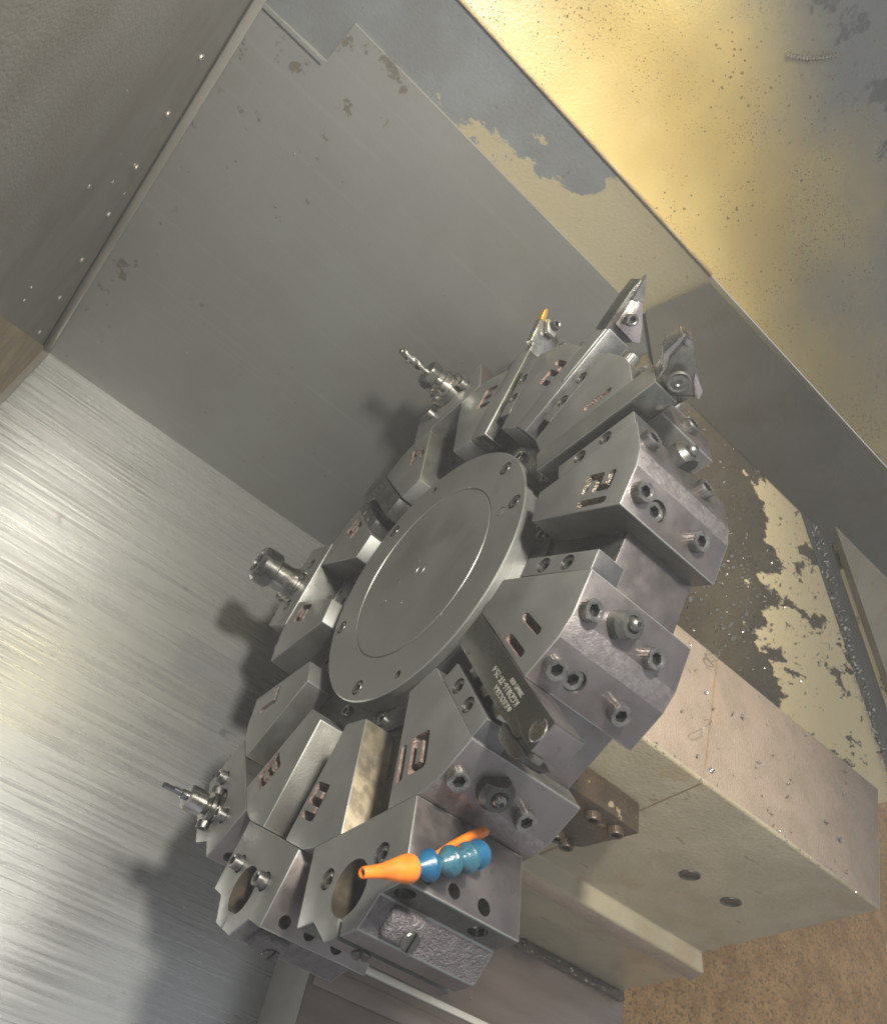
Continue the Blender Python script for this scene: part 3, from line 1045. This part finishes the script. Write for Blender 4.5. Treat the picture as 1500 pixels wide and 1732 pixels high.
bm = bmesh.new()
rx(bm, [(2.285, -0.062), (2.462, -0.094), (2.325, 0.014)], -0.044, 0.006)
bev(bm, 0.0015)
tpart("insert", bm, CHROME, T)
bm = bmesh.new()
rx(bm, [(2.18, 0.02), (2.30, -0.026), (2.318, 0.0), (2.20, 0.07)], -0.0035, 0.012)
bev(bm, 0.004)
tpart("clamp_finger", bm, PINK, T)
link("clamp_screw", SCREWS, T, Matrix.Translation((-1.2, 0, 0)) @ axis_to((0, 1, 0), (2.168, 0.055, -0.008), 0.3))
bm = bmesh.new()
lathe(bm, [(0.022, 0), (0.022, 0.008), (0.012, 0.009), (0.010, 0.003), (0, 0.003)], 20, 0, axis_to((0, 1, 0), (2.325, -0.04, 0.004)))
tpart("insert_screw", bm, BOLT, T)

# parting tool with gold insert, slot 3
T = tool(3, "parting blade with small gold insert at its tip between the number 3 and 2 blocks", "parting tool")
bm = bmesh.new()
prism(bm, [(1.165, -0.190), (1.96, -0.190), (2.02, -0.150), (2.02, -0.002), (1.165, -0.002)], X0 + 0.004, X0 + 0.194)
two_tone(bm)
bev(bm, 0.007)
tpart("shank", bm, [STEEL, TOOLM], T)  # sides in darker steel to imitate a dim reflection
bm = bmesh.new()
rx(bm, [(2.00, X0 + 0.006), (2.095, X0 + 0.004), (2.098, -0.078), (2.33, -0.090), (2.335, -0.02), (2.36, 0.03), (2.27, 0.142), (2.0, 0.142)], -0.075, -0.003)
bev(bm, 0.005)
tpart("blade_head", bm, CHROME, T)
bm = bmesh.new()
rx(bm, [(2.315, -0.089), (2.415, -0.097), (2.436, -0.085), (2.436, -0.068), (2.38, -0.052), (2.325, -0.048)], -0.060, 0.000)
bev(bm, 0.003)
tpart("insert", bm, GOLD, T)
bm = bmesh.new()
rx(bm, [(2.335, -0.052), (2.345, -0.005), (2.30, 0.075), (2.235, 0.075), (2.235, 0.00), (2.27, -0.025)], -0.002, 0.040)
bev(bm, 0.006)
tpart("top_clamp", bm, STEEL, T)
link("clamp_screw", SCREWS, T, Matrix.Translation((-1.2, 0, 0)) @ axis_to((0, 1, 0), (2.318, 0.035, 0.02), 0.3))
bm = bmesh.new()
box(bm, (1.90, -0.30, -0.02), (2.02, -0.19, 0.10))
bev(bm, 0.01)
tpart("stop_block", bm, DARK, T)

# black shank tool, slot 5
T = tool(5, "short black shank tool wedged between the number 5 and 4 blocks", "turning tool")
bm = bmesh.new()
prism(bm, [(1.163, -0.002), (1.163, 0.180), (1.93, 0.180), (2.03, 0.10), (2.03, -0.08), (1.80, -0.08), (1.70, -0.002)], X0 + 0.002, X0 + 0.19)
bev(bm, 0.006)
tpart("shank", bm, DARK, T)
bm = bmesh.new()
box(bm, (1.98, -0.06, 0.02), (2.06, 0.06, 0.10))
bev(bm, 0.006)
tpart("insert", bm, INSERT, T)

# ------------------------------------------------------------------ rotary and boring tools
def axial(k, name, label, cat, r=2.235):
    return empty(name, slotM(k) @ Matrix.Translation((r, 0, TF)) @ axis_to((0, 0, -1)), label, cat)


def apart(name, T, prof, mat, n=48, hexes=(), knurl=None, smooth=30):
    bm = bmesh.new()
    lathe(bm, prof, n, 0, None, hexes, knurl)
    return link(name, bm_mesh(bm, name, mat, smooth), T)


T = axial(6, "collet_chuck", "steel collet chuck with slotted round nut pointing at the floor corner", "collet chuck", 2.26)
apart("body", T, [(0.135, -0.5), (0.135, 0.0), (0.160, 0.0), (0.160, 0.030), (0.150, 0.036), (0.150, 0.060), (0.140, 0.064), (0.140, 0.080), (0.130, 0.085), (0.130, 0.25), (0.09, 0.26), (0, 0.26)], CHROME)
bm = bmesh.new()
lathe(bm, [(0.10, 0.232), (0.160, 0.232), (0.170, 0.242), (0.170, 0.375), (0.150, 0.405), (0.098, 0.410), (0.090, 0.390), (0.055, 0.386), (0.05, 0.30), (0.0, 0.30)], 64)
me = bm_mesh(bm, "nut", [TOOLN], 30)
cs = []
for i in range(6):
    b = bmesh.new()
    box(b, (0.150, -0.020, 0.31), (0.3, 0.020, 0.5))
    bmesh.ops.transform(b, matrix=Matrix.Rotation(i * math.pi / 3 + 0.3, 4, 'Z'), verts=b.verts)
    cs.append((b, TOOLN))
link("nut", cut(me, cs), T)
for a in (0.5, 3.9):
    link("clamp_screw", SCREWS, T, axis_to((math.cos(a), math.sin(a), 0), (0.15 * math.cos(a), 0.15 * math.sin(a), 0.02)))

T = axial(4, "drill_chuck", "small drill chuck with dark hexagon nut against the grey back wall", "drill chuck", 2.27)
apart("body", T, [(0.135, -0.5), (0.135, 0.0), (0.180, 0.0), (0.182, 0.006), (0.182, 0.070), (0.176, 0.076), (0.135, 0.080), (0.135, 0.150), (0.128, 0.156), (0.105, 0.16), (0.105, 0.215), (0.1, 0.22), (0, 0.22)], CHROME, 64)
apart("nut", T, [(0.09, 0.205), (0.124, 0.205), (0.130, 0.213), (0.130, 0.272), (0.115, 0.290), (0.06, 0.295), (0, 0.295)], DARK, 48, hexes=(2, 3))
link("clamp_screw", SCREWS, T, axis_to((math.cos(4.3), math.sin(4.3), 0), (0.172 * math.cos(4.3), 0.172 * math.sin(4.3), 0.036)))
D = axial(4, "twist_drill", "short twist drill held in the hexagon nut chuck near the back wall", "drill", 2.27)
bm = bmesh.new()
rings = []
nn, ns = 28, 60
for j in range(ns + 1):
    z = 0.27 + 0.335 * j / ns
    tw = 0.0 if z < 0.32 else (z - 0.32) * 22
    rs = 0.038 if z < 0.585 else 0.038 * (1 - (z - 0.585) / 0.02 * 0.92)
    ring = []
    for i in range(nn):
        a = 2 * math.pi * i / nn
        g = 1.0 if z < 0.325 else (0.42 + 0.58 * min(1, abs(math.cos(a)) * 1.5) ** 1.6)
        ring.append(bm.verts.new((rs * g * math.cos(a + tw), rs * g * math.sin(a + tw), z)))
    rings.append(ring)
for Aa, Bb in zip(rings, rings[1:]):
    for i in range(nn):
        bm.faces.new((Aa[i], Aa[(i + 1) % nn], Bb[(i + 1) % nn], Bb[i]))
bm.faces.new(rings[0]); bm.faces.new(rings[-1])
link("fluted_body", bm_mesh(bm, "fluted_body", CHROME, 40), D)

T = axial(8, "boring_sleeve", "round steel sleeve with yellow mark holding the thin boring bar", "tool sleeve", 2.245)
apart("flange", T, [(0.135, -0.5), (0.135, -0.004), (0.104, -0.004), (0.108, 0.004), (0.108, 0.062), (0.102, 0.068), (0, 0.068)], CHROME)
apart("neck", T, [(0.060, 0.06), (0.060, 0.10), (0, 0.10)], DARK)
apart("sleeve_body", T, [(0.07, 0.095), (0.082, 0.095), (0.086, 0.10), (0.086, 0.215), (0.078, 0.228), (0.04, 0.23), (0, 0.23)], CHROME)
bm = bmesh.new()
box(bm, (0.0845, -0.017, 0.165), (0.0872, 0.017, 0.205))
link("yellow_mark", bm_mesh(bm, "yellow_mark", YEL), T, Matrix.Rotation(3.5, 4, 'Z'))
for a, z in ((0.9, 0.03), (4.0, 0.03)):
    link("clamp_screw", SCREWS, T, axis_to((math.cos(a), math.sin(a), 0), (0.10 * math.cos(a), 0.10 * math.sin(a), z)))
T = axial(8, "boring_bar", "thin steel boring bar sticking out of the sleeve with yellow mark", "boring bar", 2.245)
bm = bmesh.new()
lathe(bm, [(0.034, 0.20), (0.034, 0.262), (0.030, 0.268), (0.022, 0.272), (0.022, 0.395), (0.020, 0.40), (0, 0.40)], 28)
me = bm_mesh(bm, "bar", [SLATE2], 30)
b = bmesh.new()
box(b, (0.006, -0.1, 0.33), (0.1, 0.1, 0.5))
link("bar", cut(me, [(b, SLATE2)]), T)
bm = bmesh.new()
prism(bm, [(-0.022, -0.010), (0.012, -0.010), (0.012, 0.012), (-0.022, 0.012)], 0.388, 0.412)
bev(bm, 0.003)
link("insert", bm_mesh(bm, "insert", DARK), T)

# ------------------------------------------------------------------ coolant hose (segmented) on holder 10
HM = slotM(10)
hose = empty("coolant_hose", HM @ Matrix.Translation((2.06, -0.42, 0.30)), "blue segmented coolant hose with orange nozzle in front of an open bore", "coolant hose")
HB = Matrix.Translation((-2.06, 0.42, -0.30))


def hseg(name, p0, p1, prof, mat, n=40):
    p0, p1 = V(p0), V(p1)
    Lh = (p1 - p0).length
    bm = bmesh.new()
    lathe(bm, [(r * 0.56, z * Lh) for r, z in prof], n, 0, axis_to(p1 - p0, p0))
    return link(name, bm_mesh(bm, name, mat, 24), hose, HB)


path = [(2.446, -0.56, -0.362), (2.330, -0.56, -0.130), (2.265, -0.565, -0.012), (2.195, -0.56, 0.105), (2.125, -0.545, 0.215), (2.06, -0.50, 0.30), (2.04, -0.41, 0.33)]
hseg("nozzle", path[1], path[0], [(0.070, 0.0), (0.100, -0.05), (0.108, 0.0), (0.104, 0.10), (0.078, 0.34), (0.054, 0.58), (0.047, 0.74), (0.042, 0.97), (0.036, 1.0), (0.024, 0.99), (0.024, 0.6), (0, 0.6)], ORANGE)
SEG = [(0.040, -0.16), (0.062, -0.08), (0.070, 0.02), (0.066, 0.12), (0.046, 0.20), (0.044, 0.30), (0.052, 0.31), (0.116, 0.76), (0.122, 0.77), (0.122, 0.88), (0.114, 0.90), (0.070, 0.91), (0.05, 0.91), (0, 0.91)]
for i, mm in ((1, BLUE), (2, BLUED), (3, BLUED), (4, BLUE)):
    hseg("hose_segment", path[i], path[i + 1], SEG, mm)
hseg("hose_fitting", path[5], path[6], [(0.07, 0), (0.085, 0.3), (0.085, 1.0), (0, 1.0)], BLUE)
bm = bmesh.new()
pts = [(2.172, -0.49, 0.049), (2.095, -0.49, 0.128), (2.005, -0.49, 0.235), (1.945, -0.49, 0.310), (1.925, -0.49, 0.345)]
rr = [0.018, 0.024, 0.034, 0.042, 0.028]
prev = None
for (p, r) in zip(pts, rr):
    M = axis_to(V(pts[-1]) - V(pts[0]), p)
    ring = [bm.verts.new(M @ V((r * math.cos(a), 0.7 * r * math.sin(a), 0))) for a in [2 * math.pi * i / 20 for i in range(20)]]
    if prev:
        for i in range(20):
            bm.faces.new((prev[i], prev[(i + 1) % 20], ring[(i + 1) % 20], ring[i]))
    else:
        bm.faces.new(ring)
    prev = ring
bm.faces.new(prev)
bev(bm, 0.012, 3, 50)
link("valve_lever", bm_mesh(bm, "valve_lever", ORANGE, 50), hose, HB)
# second hose, half hidden behind block 6
hose2 = empty("coolant_hose", frame(AC(6)) @ Matrix.Translation((1.95, -0.1, 0.30)), "small blue and orange coolant hose peeking out behind the number 6 block", "coolant hose")
hose = hose2
HB = Matrix.Translation((-1.95, 0.1, -0.30))
q = [(2.10, -0.10, 0.05), (2.10, -0.07, 0.12), (2.07, -0.04, 0.20), (2.0, -0.04, 0.26)]
hseg("nozzle", q[1], q[0], [(0.06, 0.0), (0.078, -0.05), (0.08, 0.1), (0.05, 0.5), (0.036, 1.0), (0, 1.0)], ORANGE)
for i in (1, 2):
    hseg("hose_segment", q[i], q[i + 1], SEG, BLUE)

# ------------------------------------------------------------------ chips, droplets, curls
def scatter(name, label, cat, spots, mat, maker):
    bm = bmesh.new()
    for (o, u, v, cnt, s0, s1, falloff) in spots:
        o, u, v = V(o), V(u), V(v)
        nrm = u.cross(v).normalized()
        for _ in range(cnt):
            a, b = random.random(), random.random()
            if falloff:
                a, b = random.gauss(0.5, 0.2), random.gauss(0.5, 0.2)
            p = o + u * a + v * b
            s = random.uniform(s0, s1) * random.random() ** 0.7 + s0 * 0.3
            maker(bm, p, nrm, s)
    return link(name, bm_mesh(bm, name, mat, 60), label=label, cat=cat, kind="stuff")


def chip(bm, p, nrm, s):
    M = axis_to(nrm, p, random.uniform(0, 6.28)) @ Matrix.Rotation(random.uniform(-0.5, 0.5), 4, 'X')
    w = s * random.uniform(0.15, 0.35)
    cur = random.uniform(1.0, 4.5)
    k = 5
    pv = None
    for i in range(k):
        a = cur * (i / (k - 1) - 0.5)
        rad = s / cur
        c = V((rad * math.sin(a), 0, rad * (1 - math.cos(a)) + 0.002))
        x = [bm.verts.new(M @ (c + V((0, -w / 2, 0)))), bm.verts.new(M @ (c + V((0, w / 2, w * 0.4))))]
        if pv:
            bm.faces.new((pv[0], pv[1], x[1], x[0]))
        pv = x


def drop(bm, p, nrm, s):
    M = axis_to(nrm, p, random.uniform(0, 6.28))
    ex = random.uniform(0.8, 1.4)
    lathe(bm, [(s * 0.98, -s * 0.1), (s, s * 0.05), (s * 0.8, s * 0.35), (s * 0.4, s * 0.52), (0, s * 0.56)], 10, 0, M @ Matrix.Diagonal((ex, 1, 1, 1)))


k2 = 0.7071
scatter("metal_chips", "fine metal chips strewn over the bed slope, slide and ledge", "metal chips", [
    ((1.6, 2.75, 1.06), (3.2, 0, 0), (0, -1.2, -1.2), 420, 0.015, 0.07, False),
    ((2.0, 2.45, 0.76), (2.2, 0, 0), (0, -0.7, -0.7), 260, 0.015, 0.06, True),
    ((3.45, 2.74, 1.05), (3.6, -1.27, -1.27), (0.22, 0.0, 0.012), 520, 0.02, 0.06, False),
    ((1.3, -0.6, 0.604), (3.0, 0, 0), (0, 1.15, 0), 60, 0.02, 0.09, False),
    ((1.2, -0.65, 0.606), (3.0, 0, 0), (0, 0.06, 0), 70, 0.01, 0.035, False),
    ((0.2, 2.83, 1.93), (3.5, 0, 0), (0, 0.9, 1.56), 90, 0.008, 0.03, False),
    ((2.0, -0.80, -2.79), (3.4, 0, 0), (0, 0.14, 0), 120, 0.015, 0.05, False),
    ((2.6, -1.4, -2.86), (2.6, 0, 0), (0, 0.7, 0), 20, 0.015, 0.05, False),
    ((-2.9, -2.4, ZF + 0.002), (4.0, 0, 0), (0, 4.8, 0), 26, 0.006, 0.03, False),
    ((-2.9, 2.755, -3.0), (3.4, 0, 0), (0, 0, 3.9), 26, 0.004, 0.02, False),
    ((1.9, 2.747, 1.05), (4.0, 0, 0), (0, 0.0, 0.03), 60, 0.015, 0.04, False),
], CHIP, chip)
scatter("coolant_droplets", "tiny coolant droplets on the panels and turret faces", "droplets", [
    ((XL + 0.005, -0.4, -2.2), (0, 2.9, 0), (0, 0, 3.2), 12, 0.006, 0.016, False),
    ((XL + 0.15, YW - 0.04, -3.4), (3.4, 0, 0), (0, 0, 4.0), 34, 0.006, 0.014, False),
    ((2.0, 2.3, 0.61), (2.0, 0, 0), (0, -0.6, -0.6), 90, 0.010, 0.03, False),
    ((-0.001, -0.6, -0.6), (0, 0, 1.2), (0, 1.2, 0), 16, 0.004, 0.009, False),
], DROP, drop)


def curl(label, p, nrm, turns, rad, pitch, wire, roll, bend=0.0, mat=CHIP):
    bm = bmesh.new()
    n = int(turns * 16)
    pv = None
    M = axis_to(nrm, p, roll)
    for i in range(n + 1):
        a = 2 * math.pi * i / 16
        L = pitch * a / 6.283
        b = bend * L
        c = V((L * math.cos(b * 0.5), L * math.sin(b * 0.5) + rad * math.cos(a), rad * 1.02 + rad * math.sin(a)))
        ring = [bm.verts.new(M @ (c + V((wire * math.cos(t), 0.7 * wire * math.sin(t), wire * math.sin(t))))) for t in (0, 1.57, 3.14, 4.71)]
        if pv:
            for j in range(4):
                bm.faces.new((pv[j], pv[(j + 1) % 4], ring[(j + 1) % 4], ring[j]))
        pv = ring
    link("coiled_chip", bm_mesh(bm, "coiled_chip", mat, 60), label=label, cat="metal chip")


rn = V((0, -0.866, 0.5))
curl("long thin coiled swarf lying on the ledge in the upper right corner", (0.02, 3.52, 3.14), rn, 16, 0.018, 0.026, 0.004, 0.5, 1.2)
curl("curled swarf hanging over the back edge of the slide top", (2.38, 0.52, 0.605), (0, 0, 1), 2, 0.05, 0.07, 0.0028, 1.2)
curl("thin swarf ring on the front half of the slide top", (2.1, -0.3, 0.605), (0, 0, 1), 0.7, 0.09, 0.05, 0.0028, 2.4)
curl("small tangled swarf beside the rear of the number 11 block", (1.6, 0.5, 0.605), (0, 0, 1), 3, 0.035, 0.03, 0.004, 0.4)


# ------------------------------------------------------------------ added haze volume imitating lens veil, lifts the dark tones
HZ = bpy.data.materials.new("veil_haze")
HZ.use_nodes = True
hn = HZ.node_tree
hn.nodes.remove(hn.nodes["Principled BSDF"])
pvn = hn.nodes.new("ShaderNodeVolumePrincipled")
pvn.inputs["Color"].default_value = (0.93, 0.94, 0.96, 1)
pvn.inputs["Density"].default_value = 0.10
pvn.inputs["Anisotropy"].default_value = 0.2
hn.links.new(pvn.outputs[0], hn.nodes["Material Output"].inputs["Volume"])
bm = bmesh.new()
box(bm, (-5.0, -9.0, ZF - 13.0), (24.0, 10.0, 7.6))
link("haze", bm_mesh(bm, "haze", HZ, 0), label="thin pale haze volume added to lift the dark tones", cat="haze", kind="stuff")
